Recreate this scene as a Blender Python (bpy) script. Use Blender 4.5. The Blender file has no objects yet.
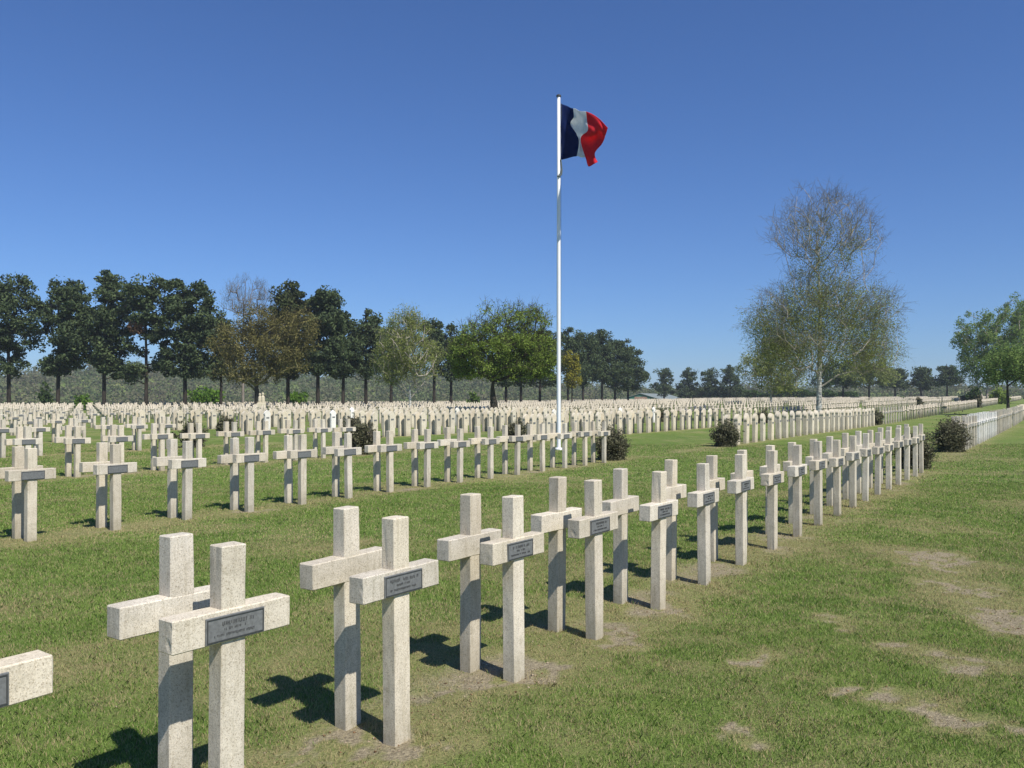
import bpy, math, random
import numpy as np
from mathutils import Vector

random.seed(7)
RNG = np.random.default_rng(11)
SC = bpy.context.scene
COL = SC.collection
F, CX, HY, EYE = 828.0, 512.0, 403.0, 1.6
ST, CT = 0.5567, 0.8307                  # the rows of graves run along (ST, CT)

def P(u, v):
    return (ST*u - CT*v, CT*u + ST*v)

def sst(a, b, x):
    t = np.clip((x-a)/(b-a), 0, 1)
    return t*t*(3-2*t)

# ---------------------------------------------------------------- value noise
def _hash(ix, iy, seed):
    h = (ix.astype(np.int64)*374761393 + iy.astype(np.int64)*668265263 + seed*1442695041) & 0x7fffffff
    h = ((h ^ (h >> 13))*1274126177) & 0x7fffffff
    h = (h ^ (h >> 16)) & 0xffffff
    return h/float(0xffffff)

def vnoise(x, y, s, seed=0):
    x = np.asarray(x, float)/s; y = np.asarray(y, float)/s
    ix = np.floor(x); iy = np.floor(y); fx = x-ix; fy = y-iy
    fx = fx*fx*(3-2*fx); fy = fy*fy*(3-2*fy)
    a = _hash(ix, iy, seed); b = _hash(ix+1, iy, seed); c = _hash(ix, iy+1, seed); d = _hash(ix+1, iy+1, seed)
    return (a*(1-fx)+b*fx)*(1-fy)+(c*(1-fx)+d*fx)*fy

def fbm(x, y, s, seed=0, o=4):
    r = 0; w = 0; a = 1.0
    for i in range(o):
        r = r+a*vnoise(x, y, s/2**i, seed+i*17); w += a; a *= .55
    return r/w

# ---------------------------------------------------------------- terrain
def H(x, y):
    x = np.asarray(x, float); y = np.asarray(y, float)
    r = np.sqrt(x*x+y*y)+1e-6
    a = x/r
    rc = np.minimum(r, 300)
    h = .004*np.maximum(rc-5, 0) + .003*np.maximum(rc-60, 0) + .0042*np.maximum(rc-60, 0)*sst(-.1, .45, a)
    v = -CT*x+ST*y; u = ST*x+CT*y
    drop = np.maximum(sst(119, 150, v), sst(285, 330, u))
    h = h - 3.2*drop
    # low hills beyond the trees
    ridge = 12.8*sst(.16, -.10, a)*1.0 + 5.5*sst(-.2, .1, a)*sst(.62, .50, a) + 1.2
    ridge = ridge*(.62+.7*fbm(a*10, a*0+3.3, 1.1, 5, 4))
    h = h + (ridge+2.5)*sst(330, 520, r)*np.where(y > -50, 1, 0)
    return h

def px(x, d, y=None):
    X = (x-CX)/F*d
    if y is None:
        return X
    return X, (HY-y)/F*d+EYE

# ---------------------------------------------------------------- object helpers
def tag(o, label=None, cat=None, group=None, kind=None):
    if label: o['label'] = label
    if cat: o['category'] = cat
    if group: o['group'] = group
    if kind: o['kind'] = kind
    return o

def empty(name, loc, rz=0):
    o = bpy.data.objects.new(name, None)
    o.empty_display_size = .2
    COL.objects.link(o); o.location = loc; o.rotation_euler = (0, 0, rz)
    return o

def link(name, me, mat=None, parent=None):
    if mat is not None:
        me.materials.clear()
        for m in (mat if isinstance(mat, (list, tuple)) else [mat]): me.materials.append(m)
    o = bpy.data.objects.new(name, me)
    COL.objects.link(o)
    if parent: o.parent = parent
    return o

def mesh_np(name, verts, faces, smooth=False):
    """verts (N,3), faces (M,k) with one k"""
    verts = np.asarray(verts, np.float32); faces = np.asarray(faces, np.int32)
    me = bpy.data.meshes.new(name)
    m, k = faces.shape
    me.vertices.add(len(verts)); me.vertices.foreach_set('co', verts.ravel())
    me.loops.add(m*k); me.loops.foreach_set('vertex_index', faces.ravel())
    me.polygons.add(m)
    me.polygons.foreach_set('loop_start', np.arange(0, m*k, k, dtype=np.int32))
    me.polygons.foreach_set('loop_total', np.full(m, k, dtype=np.int32))
    if smooth: me.polygons.foreach_set('use_smooth', np.ones(m, dtype=bool))
    me.update(calc_edges=True)
    return me

class MB:
    def __init__(s): s.v = []; s.f = []
    def add(s, vs, fs):
        n = len(s.v); s.v += [tuple(p) for p in vs]; s.f += [tuple(i+n for i in f) for f in fs]
    def box(s, c, d, bev=0.0, top=True):
        """box with all edges chamfered by bev"""
        cx, cy, cz = c; hx, hy, hz = d[0]/2, d[1]/2, d[2]/2
        if bev <= 0:
            vs = [(cx+sx*hx, cy+sy*hy, cz+sz*hz) for sx in (-1, 1) for sy in (-1, 1) for sz in (-1, 1)]
            s.add(vs, [(0, 1, 3, 2), (4, 6, 7, 5), (0, 4, 5, 1), (2, 3, 7, 6), (0, 2, 6, 4), (1, 5, 7, 3)])
            return
        vs = []; idx = {}
        for sx in (-1, 1):
            for sy in (-1, 1):
                for sz in (-1, 1):
                    for ax in range(3):
                        q = [sx*(hx-bev), sy*(hy-bev), sz*(hz-bev)]
                        q[ax] = (sx*hx, sy*hy, sz*hz)[ax]
                        idx[(sx, sy, sz, ax)] = len(vs)
                        vs.append((cx+q[0], cy+q[1], cz+q[2]))
        fs = []
        for ax in range(3):
            o = [a for a in range(3) if a != ax]
            for sg in (-1, 1):
                f = []
                for (a, b) in ((-1, -1), (1, -1), (1, 1), (-1, 1)):
                    k = [0, 0, 0]; k[ax] = sg; k[o[0]] = a; k[o[1]] = b
                    f.append(idx[(k[0], k[1], k[2], ax)])
                fs.append(tuple(f))
        for ax in range(3):           # edge along ax
            o = [a for a in range(3) if a != ax]
            for a in (-1, 1):
                for b in (-1, 1):
                    k0 = [0, 0, 0]; k0[o[0]] = a; k0[o[1]] = b
                    k1 = list(k0); k0[ax] = -1; k1[ax] = 1
                    fs.append((idx[(*k0, o[0])], idx[(*k1, o[0])], idx[(*k1, o[1])], idx[(*k0, o[1])]))
        for sx in (-1, 1):
            for sy in (-1, 1):
                for sz in (-1, 1):
                    fs.append((idx[(sx, sy, sz, 0)], idx[(sx, sy, sz, 1)], idx[(sx, sy, sz, 2)]))
        s.add(vs, fs)
    def lathe(s, prof, c=(0, 0, 0), n=12):
        vs = []
        for r, z in prof:
            for i in range(n):
                a = 2*math.pi*i/n
                vs.append((c[0]+r*math.cos(a), c[1]+r*math.sin(a), c[2]+z))
        fs = []
        for j in range(len(prof)-1):
            for i in range(n):
                k = (i+1) % n
                fs.append((j*n+i, j*n+k, (j+1)*n+k, (j+1)*n+i))
        fs.append(tuple(range(n))[::-1]); fs.append(tuple((len(prof)-1)*n+i for i in range(n)))
        s.add(vs, fs)
    def mesh(s, name):
        import bmesh
        me = bpy.data.meshes.new(name)
        me.from_pydata(s.v, [], s.f); me.validate()
        bm = bmesh.new(); bm.from_mesh(me); bmesh.ops.recalc_face_normals(bm, faces=bm.faces); bm.to_mesh(me); bm.free()
        me.update()
        return me
    def build(s, name, mat, parent=None):
        return link(name, s.mesh(name), mat, parent)

# ---------------------------------------------------------------- materials
def newmat(name):
    m = bpy.data.materials.new(name); m.use_nodes = True
    nt = m.node_tree; nt.nodes.clear()
    out = nt.nodes.new('ShaderNodeOutputMaterial')
    return m, nt, out

def N(nt, t, **kw):
    n = nt.nodes.new(t)
    for k, v in kw.items(): setattr(n, k, v)
    return n

def ramp(nt, fac, stops):
    r = N(nt, 'ShaderNodeValToRGB')
    cr = r.color_ramp
    while len(cr.elements) > 1: cr.elements.remove(cr.elements[-1])
    cr.elements[0].position = stops[0][0]; cr.elements[0].color = (*stops[0][1], 1)
    for p, c in stops[1:]:
        e = cr.elements.new(p); e.color = (*c, 1)
    nt.links.new(fac, r.inputs[0])
    return r.outputs[0]

def noise(nt, scale, detail=3, rough=.55, coord=None, dim='3D'):
    n = N(nt, 'ShaderNodeTexNoise'); n.inputs['Scale'].default_value = scale
    n.inputs['Detail'].default_value = detail; n.inputs['Roughness'].default_value = rough
    if coord is not None: nt.links.new(coord, n.inputs['Vector'])
    return n.outputs['Fac']

def mix(nt, fac, a, b, mode='MIX'):
    m = N(nt, 'ShaderNodeMix', data_type='RGBA', blend_type=mode)
    if isinstance(fac, (int, float)): m.inputs[0].default_value = fac
    else: nt.links.new(fac, m.inputs[0])
    for i, c in ((6, a), (7, b)):
        if isinstance(c, tuple): m.inputs[i].default_value = (*c, 1)
        else: nt.links.new(c, m.inputs[i])
    return m.outputs[2]

def math_(nt, op, a, b=0.0, clamp=False):
    m = N(nt, 'ShaderNodeMath', operation=op, use_clamp=clamp)
    for i, c in ((0, a), (1, b)):
        if isinstance(c, (int, float)): m.inputs[i].default_value = c
        else: nt.links.new(c, m.inputs[i])
    return m.outputs[0]

def principled(nt, out, color, rough=.8, bump=None, bumpd=.01, strength=.5, metal=0, spec=.3):
    b = N(nt, 'ShaderNodeBsdfPrincipled')
    b.inputs['Roughness'].default_value = rough; b.inputs['Metallic'].default_value = metal
    b.inputs['Specular IOR Level'].default_value = spec
    if isinstance(color, tuple): b.inputs['Base Color'].default_value = (*color, 1)
    else: nt.links.new(color, b.inputs['Base Color'])
    if bump is not None:
        bp = N(nt, 'ShaderNodeBump'); bp.inputs['Distance'].default_value = bumpd
        bp.inputs['Strength'].default_value = strength
        nt.links.new(bump, bp.inputs['Height']); nt.links.new(bp.outputs[0], b.inputs['Normal'])
    nt.links.new(b.outputs[0], out.inputs[0])
    return b

def stone_mat(name, c1, c2, c3, pit=.55):
    """rough exposed-aggregate concrete: speckles, pits and blotches of weathering"""
    m, nt, out = newmat(name)
    geo = N(nt, 'ShaderNodeNewGeometry'); pos = geo.outputs['Position']
    oi = N(nt, 'ShaderNodeObjectInfo')
    big = noise(nt, 4.0, 4, .6, pos)
    base = ramp(nt, big, [(.3, c2), (.68, c1)])
    # grains
    vor = N(nt, 'ShaderNodeTexVoronoi'); vor.inputs['Scale'].default_value = 260
    nt.links.new(pos, vor.inputs['Vector'])
    sep = N(nt, 'ShaderNodeSeparateColor'); nt.links.new(vor.outputs['Color'], sep.inputs[0])
    grain = ramp(nt, sep.outputs[0], [(0, (.55, .50, .44)), (.12, (.84, .82, .78)), (.5, (1, 1, 1)), (1, (1.15, 1.13, 1.10))])
    col = mix(nt, .85, base, grain, 'MULTIPLY')
    # dark pits
    pn = noise(nt, 120, 2, .5, pos)
    pits = ramp(nt, pn, [(.62, (0, 0, 0)), (.70, (1, 1, 1))])
    bw = N(nt, 'ShaderNodeRGBToBW'); nt.links.new(pits, bw.inputs[0])
    col = mix(nt, math_(nt, 'MULTIPLY', bw.outputs[0], pit), col, c3)
    # lichen and dirt, stronger low on the stone
    dn = noise(nt, 14, 5, .7, pos)
    dirt = ramp(nt, dn, [(.55, (0, 0, 0)), (.72, (1, 1, 1))])
    bw2 = N(nt, 'ShaderNodeRGBToBW'); nt.links.new(dirt, bw2.inputs[0])
    col = mix(nt, math_(nt, 'MULTIPLY', bw2.outputs[0], .32), col, (c3[0]*1.1, c3[1]*1.12, c3[2]*.95))
    # splashed earth and algae at the foot, rain streaks down the faces
    tc = N(nt, 'ShaderNodeTexCoord'); sx = N(nt, 'ShaderNodeSeparateXYZ'); nt.links.new(tc.outputs['Object'], sx.inputs[0])
    ft = math_(nt, 'MULTIPLY', math_(nt, 'SUBTRACT', math_(nt, 'ADD', .20, math_(nt, 'MULTIPLY', dn, .35)), math_(nt, 'ADD', sx.outputs[2], .12)), 3.2, True)
    col = mix(nt, math_(nt, 'MULTIPLY', ft, .55), col, (.20, .185, .12))
    mp = N(nt, 'ShaderNodeMapping'); mp.inputs['Scale'].default_value = (1, 1, .10); nt.links.new(pos, mp.inputs[0])
    sn = noise(nt, 38, 4, .65, mp.outputs[0])
    st = ramp(nt, sn, [(.50, (1, 1, 1)), (.72, (.70, .68, .62))])
    col = mix(nt, .7, col, st, 'MULTIPLY')
    warm = math_(nt, 'FRACT', math_(nt, 'MULTIPLY', oi.outputs['Random'], 17.3))
    col = mix(nt, math_(nt, 'MULTIPLY', warm, .38), col, mix(nt, 1.0, col, (1.02, .93, .76), 'MULTIPLY'))
    # each stone a little lighter or darker than the next
    val = math_(nt, 'ADD', math_(nt, 'MULTIPLY', oi.outputs['Random'], .24), .94)
    comb = N(nt, 'ShaderNodeCombineColor')
    for i in range(3): nt.links.new(val, comb.inputs[i])
    col = mix(nt, 1.0, col, comb.outputs[0], 'MULTIPLY')
    hgt = math_(nt, 'ADD', math_(nt, 'MULTIPLY', sep.outputs[0], .5), pn)
    principled(nt, out, col, .95, hgt, .0015, .35, spec=.15)
    return m

M_STONE = stone_mat('cast_stone', (.625, .58, .495), (.50, .46, .385), (.20, .175, .14))
M_STONE_W = stone_mat('whitened_stone', (.82, .81, .78), (.74, .73, .70), (.40, .38, .35), .25)
M_STELE = stone_mat('stele_stone', (.64, .59, .485), (.54, .49, .39), (.26, .23, .17), .4)

def plain(name, c, rough=.6, metal=0, spec=.4, var=0.0, scale=20):
    m, nt, out = newmat(name)
    if var > 0:
        geo = N(nt, 'ShaderNodeNewGeometry')
        n = noise(nt, scale, 3, .6, geo.outputs['Position'])
        c = ramp(nt, n, [(.3, tuple(x*(1-var) for x in c)), (.7, tuple(x*(1+var) for x in c))])
    principled(nt, out, c, rough, metal=metal, spec=spec)
    return m

M_PLAQUE = plain('grey_metal_plaque', (.165, .17, .168), .6, .1, .4, .22, 60)
M_LETTER = plain('raised_plaque_relief', (.090, .092, .095), .45, .3, .5)
M_RIM = plain('plaque_rim', (.10, .102, .105), .4, .5)
M_POLE = plain('white_painted_mast', (.80, .81, .82), .35, 0, .5, .04, 3)
M_ROPE = plain('grey_green_halyard', (.10, .12, .12), .8)
M_CAP = plain('dark_mast_cap', (.06, .06, .06), .5)

def cloth(name, c):
    m, nt, out = newmat(name)
    geo = N(nt, 'ShaderNodeNewGeometry')
    n = noise(nt, 9, 3, .6, geo.outputs['Position'])
    col = ramp(nt, n, [(.3, tuple(x*.88 for x in c)), (.7, c)])
    d = N(nt, 'ShaderNodeBsdfDiffuse'); t = N(nt, 'ShaderNodeBsdfTranslucent')
    nt.links.new(col, d.inputs[0]); nt.links.new(col, t.inputs[0])
    mx = N(nt, 'ShaderNodeMixShader'); mx.inputs[0].default_value = .5
    nt.links.new(d.outputs[0], mx.inputs[1]); nt.links.new(t.outputs[0], mx.inputs[2])
    nt.links.new(mx.outputs[0], out.inputs[0])
    return m
M_BLUE = cloth('flag_blue', (.020, .036, .14)); M_WHITE = cloth('flag_white', (.80, .82, .86)); M_RED = cloth('flag_red', (.80, .05, .07))

def leaf_mat(name, stops, transl=.25, nscale=.9, clump=.5):
    m, nt, out = newmat(name)
    geo = N(nt, 'ShaderNodeNewGeometry')
    n = noise(nt, nscale, 3, .6, geo.outputs['Position'])
    v = math_(nt, 'ADD', math_(nt, 'MULTIPLY', geo.outputs['Random Per Island'], 1-clump), math_(nt, 'MULTIPLY', n, clump))
    k = len(stops)
    col = ramp(nt, v, [(.18+.64*i/(k-1), c) for i, c in enumerate(stops)])
    d = N(nt, 'ShaderNodeBsdfDiffuse'); t = N(nt, 'ShaderNodeBsdfTranslucent')
    nt.links.new(col, d.inputs[0]); nt.links.new(col, t.inputs[0])
    mx = N(nt, 'ShaderNodeMixShader'); mx.inputs[0].default_value = transl
    nt.links.new(d.outputs[0], mx.inputs[1]); nt.links.new(t.outputs[0], mx.inputs[2])
    nt.links.new(mx.outputs[0], out.inputs[0])
    return m

L_PINE = leaf_mat('pine_needles', [(.040, .058, .032), (.076, .106, .050), (.13, .165, .072)], .18)
L_PINE2 = leaf_mat('pine_needles_olive', [(.032, .045, .022), (.062, .082, .034), (.11, .12, .052)], .15)
L_RUST = leaf_mat('dead_needles', [(.10, .055, .035), (.17, .10, .06), (.24, .15, .09)], .1)
L_BRONZE = leaf_mat('bronze_buds', [(.085, .080, .032), (.155, .145, .052), (.24, .215, .075)], .25, .5)
L_FRESH = leaf_mat('fresh_green_leaves', [(.120, .170, .038), (.215, .295, .062), (.33, .42, .10)], .4, .6)
L_BIRCH = leaf_mat('birch_buds', [(.160, .190, .058), (.26, .295, .09), (.36, .40, .14)], .42, .4)
L_GREYG = leaf_mat('grey_green_leaves', [(.095, .150, .045), (.175, .260, .075), (.29, .38, .12)], .4, .6)
L_YELL = leaf_mat('yellow_leaves', [(.13, .13, .02), (.24, .22, .03), (.34, .30, .05)], .25, .6)
L_DARKG = leaf_mat('dark_green_leaves', [(.035, .062, .020), (.065, .110, .032), (.11, .165, .048)], .3)
L_BRIGHT = leaf_mat('bright_bush_leaves', [(.07, .14, .02), (.12, .22, .03), (.18, .30, .05)], .3)
L_HEDGE = leaf_mat('dark_shrub_leaves', [(.085, .090, .052), (.145, .145, .085), (.22, .20, .135)], .25, 5)
L_WOOD = leaf_mat('far_wood_leaves', [(.14, .15, .08), (.19, .175, .11), (.14, .19, .075), (.23, .205, .135)], .35, .05, .86)

def bark(name, a, b, s=3, sz=.25):
    m, nt, out = newmat(name)
    geo = N(nt, 'ShaderNodeNewGeometry'); mp = N(nt, 'ShaderNodeMapping')
    mp.inputs['Scale'].default_value = (1, 1, sz); nt.links.new(geo.outputs['Position'], mp.inputs[0])
    n = noise(nt, s, 5, .7, mp.outputs[0])
    principled(nt, out, ramp(nt, n, [(.35, a), (.62, b)]), .9, n, .03, .6, spec=.1)
    return m
B_PINE = bark('pine_bark', (.024, .021, .018), (.060, .050, .041))
B_BIRCH = bark('birch_bark', (.16, .145, .125), (.70, .68, .62), 3.2, 3.0)
B_BTWIG = bark('birch_twigs', (.085, .085, .068), (.19, .18, .14))
B_PALE = bark('pale_limbs', (.30, .26, .21), (.48, .43, .36))
B_YELL = bark('lichen_yellow_limbs', (.13, .115, .05), (.32, .28, .12))
B_DARK = bark('dark_bark', (.035, .030, .024), (.085, .072, .055))
B_GREY = bark('grey_branches', (.15, .13, .12), (.27, .24, .21))

# ---------------------------------------------------------------- world, sun, camera
SUNH = Vector((.618, -.786, 0)); EL = math.radians(51.0)
sv = Vector((SUNH.x*math.cos(EL), SUNH.y*math.cos(EL), math.sin(EL)))
w = bpy.data.worlds.new('World'); SC.world = w; w.use_nodes = True
wn = w.node_tree; bg = wn.nodes['Background']
sky = wn.nodes.new('ShaderNodeTexSky'); sky.sky_type = 'NISHITA'; sky.sun_disc = False
sky.sun_elevation = EL; sky.sun_rotation = math.atan2(sv.x, sv.y)
sky.altitude = 0; sky.air_density = 1.0; sky.dust_density = .25; sky.ozone_density = 3.0
wb = wn.nodes.new('ShaderNodeMix'); wb.data_type = 'RGBA'; wb.blend_type = 'MULTIPLY'; wb.inputs[0].default_value = 1
wn.links.new(sky.outputs[0], wb.inputs[6]); wb.inputs[7].default_value = (.635, .915, 1.39, 1)
wn.links.new(wb.outputs[2], bg.inputs[0]); bg.inputs[1].default_value = .072
sl = bpy.data.lights.new('Sun', 'SUN'); sl.energy = 5.0; sl.angle = math.radians(.5); sl.color = (1, .95, .86)
so = bpy.data.objects.new('Sun', sl); COL.objects.link(so); so.rotation_euler = sv.to_track_quat('Z', 'Y').to_euler()
cam = bpy.data.cameras.new('Camera'); co = bpy.data.objects.new('Camera', cam); COL.objects.link(co)
co.location = (0, 0, EYE); co.rotation_euler = (math.pi/2, 0, 0)
cam.sensor_width = 36; cam.lens = F/1024*36; cam.shift_y = (HY-384)/1024; cam.clip_end = 6000; cam.clip_start = .05
SC.camera = co
SC.view_settings.view_transform = 'Standard'; SC.view_settings.look = 'None'
SC.view_settings.exposure = .2; SC.view_settings.gamma = 1; SC.view_settings.use_curve_mapping = False
SC.render.engine = 'CYCLES'

# ---------------------------------------------------------------- row layout
ROWS = [2.66, 9.85, 17.1, 24.35, 31.6, 38.85, 46.1, 53.35, 60.6, 67.85, 75.1, 82.35, 89.6, 96.85, 104.1]
S1_END = [20.2, 18.95, 17.1, 16.2, 17.4, 21.3]
S2_BEG = [29.3, 29.2, 27.0, 25.9, 25.2, 24.4]
FAR_SECT = [(58.2, 87.0), (90.0, 125.0), (129.0, 168.0), (173.0, 210.0), (214.0, 252.0)]
BARE = [(2.16, 4.32, .17, .26), (2.36, 4.10, .12, .14), (2.55, 4.05, .10, .08), (2.80, 5.05, .20, .26), (2.5, 5.3, .16, .12), (3.65, 6.1, .28, .5), (3.9, 7.1, .3, .4),
        (1.57, 5.15, .08, .14), (1.88, 4.6, .09, .10), (1.12, 3.98, .10, .07), (2.75, 3.9, .14, .12), (4.3, 8.4, .4, .6),
        (-.55, 3.88, .26, .20), (-.78, 3.92, .18, .14), (-.95, 3.65, .2, .16), (.14, 4.9, .22, .20), (-.2, 4.75, .2, .2), (.74, 5.7, .22, .22), (1.2, 6.4, .2, .25), (2.3, 6.1, .12, .10)]

def dryness(x, y):
    """0 lush .. 1 dry, and bare earth 0..1"""
    v = -CT*x+ST*y; u = ST*x+CT*y
    dry = sst(.46, .74, fbm(x, y, 1.3, 3, 5))*.5 + sst(.48, .72, fbm(x, y, .28, 9, 4))*.35
    line = np.zeros_like(x)
    for i, rv in enumerate(ROWS[:8]):
        line = np.maximum(line, np.exp(-((v-rv-.12)/.42)**2))
    line = line*np.where(u < 60, 1, .4)*np.where((u > 20.8) & (u < 24), .2, 1)
    n2 = fbm(x, y, .5, 21, 4)
    dry = np.clip(.10 + dry + line*.75*(.4+n2) + .22*sst(.45, .6, fbm(x, y, .55, 231, 4))*sst(12, 5, y)*sst(-1, 1, x), 0, 1.0)
    right = sst(0, 3, x-.45*y-.2)*sst(16, 6, y)
    bare = line*sst(.46, .76, n2+.08*sst(8, 3, y))*.85
    bare = np.maximum(bare, right*.7*sst(.56, .82, fbm(x, y, .8, 33, 5)))
    wx = x+(fbm(x, y, .30, 141, 4)-.5)*.55; wy = y+(fbm(x, y, .34, 151, 4)-.5)*.8
    rag = sst(.3, .7, fbm(x, y, .085, 161, 3))
    halo = np.zeros_like(x)
    for bx, by, rx, ry in BARE:
        g = np.exp(-(((wx-bx)/rx)**2+((wy-by)/ry)**2))
        halo = np.maximum(halo, sst(.01, .45, g))
        bare = np.maximum(bare, sst(.05, 1.0, g*(.6+.9*rag)-.2*(1-rag)))
    dry = np.clip(dry+right*.2+halo*.7+line*.15, 0, 1)
    return dry, np.clip(bare, 0, 1)

# ---------------------------------------------------------------- ground sheet
def axis(lo, a, b, hi, step, g=1.07):
    mid = list(np.arange(a, b, step)); out = []
    s = step; p = a
    while p > lo: s *= g; p -= s; out.append(p)
    out = out[::-1]+mid; s = step; p = mid[-1]
    while p < hi: s *= g; p += s; out.append(p)
    return np.array(out)
xs = axis(-1400, -6, 7, 1400, .05, 1.05); ys = axis(-200, 3.0, 13, 1500, .05, 1.028)
GX, GY = np.meshgrid(xs, ys)
gx, gy = GX.ravel(), GY.ravel()
dry, bare = dryness(gx, gy)
near = np.exp(-(gx**2+gy**2)/900)
gz = H(gx, gy) + near*((fbm(gx, gy, .25, 51, 4)-.5)*.022 - bare*.008 + (fbm(gx, gy, 1.6, 61, 2)-.5)*.03)
nx, ny = len(xs), len(ys)
ii, jj = np.meshgrid(np.arange(nx-1), np.arange(ny-1))
a = (jj*nx+ii).ravel()
gme = mesh_np('ground', np.stack([gx, gy, gz], 1), np.stack([a, a+1, a+nx+1, a+nx], 1), True)
for nm, arr in (('dry', dry), ('bare', bare)):
    at = gme.attributes.new(nm, 'FLOAT', 'POINT'); at.data.foreach_set('value', arr.astype(np.float32))

m, nt, out = newmat('lawn')
geo = N(nt, 'ShaderNodeNewGeometry'); pos = geo.outputs['Position']
ad = N(nt, 'ShaderNodeAttribute', attribute_name='dry'); ab = N(nt, 'ShaderNodeAttribute', attribute_name='bare')
fine = noise(nt, 60, 4, .7, pos); mid = noise(nt, 6, 5, .65, pos); large = noise(nt, .22, 4, .55, pos); tuft = noise(nt, 1.3, 5, .65, pos)
G1, G2, DR, SO = (.098, .165, .034), (.150, .222, .056), (.290, .265, .125), (.32, .275, .190)
green = mix(nt, ramp(nt, mid, [(.35, (0, 0, 0)), (.65, (1, 1, 1))]), G1, G2)
green = mix(nt, .55, green, ramp(nt, large, [(.3, (.72, .86, .75)), (.7, (1.25, 1.12, 1.05))]), 'MULTIPLY')
green = mix(nt, .7, green, ramp(nt, tuft, [(.3, (.70, .80, .72)), (.7, (1.28, 1.15, 1.1))]), 'MULTIPLY')
df = math_(nt, 'MULTIPLY', ad.outputs['Fac'], math_(nt, 'ADD', math_(nt, 'MULTIPLY', fine, 1.1), .15), True)
col = mix(nt, df, green, DR)
rg = noise(nt, 22, 5, .75, pos)
bf = math_(nt, 'MULTIPLY', math_(nt, 'SUBTRACT', math_(nt, 'ADD', ab.outputs['Fac'], rg), .80), 1.9, True)
soil = mix(nt, ramp(nt, fine, [(.3, (0, 0, 0)), (.7, (1, 1, 1))]), (SO[0]*.75, SO[1]*.72, SO[2]*.7), (SO[0]*1.2, SO[1]*1.2, SO[2]*1.2))
col = mix(nt, bf, col, soil)
col = mix(nt, .75, col, ramp(nt, fine, [(.25, (.5, .52, .5)), (.75, (1.4, 1.38, 1.3))]), 'MULTIPLY')
principled(nt, out, col, .95, math_(nt, 'ADD', fine, math_(nt, 'MULTIPLY', mid, .6)), .03, .8, spec=.1)
tag(link('ground', gme, m), kind='structure')

# ---------------------------------------------------------------- grass blades
def grass():
    Vs = []; 
    for (d0, d1, dens, hgt, wid) in ((3.2, 6.0, 13000, .024, .0034), (6.0, 9.5, 6500, .026, .0052), (9.5, 16, 2200, .028, .009), (16, 30, 460, .030, .018)):
        area = .66*(d1*d1-d0*d0)
        n = int(area*dens)
        d = np.sqrt(RNG.uniform(d0*d0, d1*d1, n)); x = RNG.uniform(-.66, .66, n)*d
        dr, br = dryness(x, d)
        cl = fbm(x, d, .12, 77, 3)
        keep = RNG.uniform(0, 1, n) < (1-np.clip(br*1.15, 0, .93)*(.5+.9*fbm(x, d, .05, 88, 2)))*np.clip(.4+1.2*cl, 0, 1)*(1-.25*dr)
        x, d, dr, cl = x[keep], d[keep], dr[keep], cl[keep]
        n = len(x)
        z = H(x, d)+near_z(x, d)
        h = hgt*RNG.uniform(.45, 1.35, n)*(.6+.8*cl)*(1-.35*dr)
        v = -CT*x+ST*d; u = ST*x+CT*d
        foot = (np.abs(((u+.02) % 1.0)-.0) < .12)*(np.abs(v-2.75) < .35)
        h = h*(1+.7*foot)
        th = RNG.uniform(0, 2*np.pi, n); ln = RNG.uniform(.15, 1.0, n)*h; la = RNG.uniform(0, 2*np.pi, n)
        dx, dy = np.cos(th)*wid/2, np.sin(th)*wid/2
        b = np.stack([x, d, z-.004], 1)
        wv = np.stack([dx, dy, dx*0], 1)
        lean = np.stack([np.cos(la)*ln, np.sin(la)*ln, dx*0], 1)
        mid_ = b+lean*.3+np.stack([dx*0, dx*0, h*.6], 1)
        tip = b+lean+np.stack([dx*0, dx*0, h], 1)
        Vs.append(np.stack([b-wv, b+wv, mid_+wv*.7, tip, mid_-wv*.7], 1).reshape(-1, 3))
    V = np.concatenate(Vs)
    n = len(V)//5
    Fc = np.arange(n*5).reshape(n, 5)
    me = mesh_np('grass', V, Fc)
    dr, br = dryness(V[::5, 0].astype(float), V[::5, 1].astype(float))
    at = me.attributes.new('dry', 'FLOAT', 'FACE'); at.data.foreach_set('value', dr.astype(np.float32))
    m, nt, out = newmat('grass_blades')
    geo = N(nt, 'ShaderNodeNewGeometry'); ad = N(nt, 'ShaderNodeAttribute', attribute_name='dry')
    r = geo.outputs['Random Per Island']
    t = noise(nt, 1.3, 4, .6, geo.outputs['Position'])
    g = ramp(nt, math_(nt, 'ADD', math_(nt, 'MULTIPLY', r, .55), math_(nt, 'MULTIPLY', t, .45)), [(.15, (.115, .195, .038)), (.5, (.205, .310, .070)), (.8, (.36, .44, .145))])
    dfac = math_(nt, 'MULTIPLY', math_(nt, 'GREATER_THAN', math_(nt, 'ADD', math_(nt, 'MULTIPLY', ad.outputs['Fac'], .85), .08), math_(nt, 'FRACT', math_(nt, 'MULTIPLY', r, 37.7))), 1)
    c = mix(nt, dfac, g, (.44, .37, .20))
    d = N(nt, 'ShaderNodeBsdfDiffuse'); tr = N(nt, 'ShaderNodeBsdfTranslucent')
    nt.links.new(c, d.inputs[0]); nt.links.new(c, tr.inputs[0])
    mx = N(nt, 'ShaderNodeMixShader'); mx.inputs[0].default_value = .3
    nt.links.new(d.outputs[0], mx.inputs[1]); nt.links.new(tr.outputs[0], mx.inputs[2]); nt.links.new(mx.outputs[0], out.inputs[0])
    tag(link('grass', me, m), 'short mown lawn grass between the rows of crosses', 'grass', kind='stuff')

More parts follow.
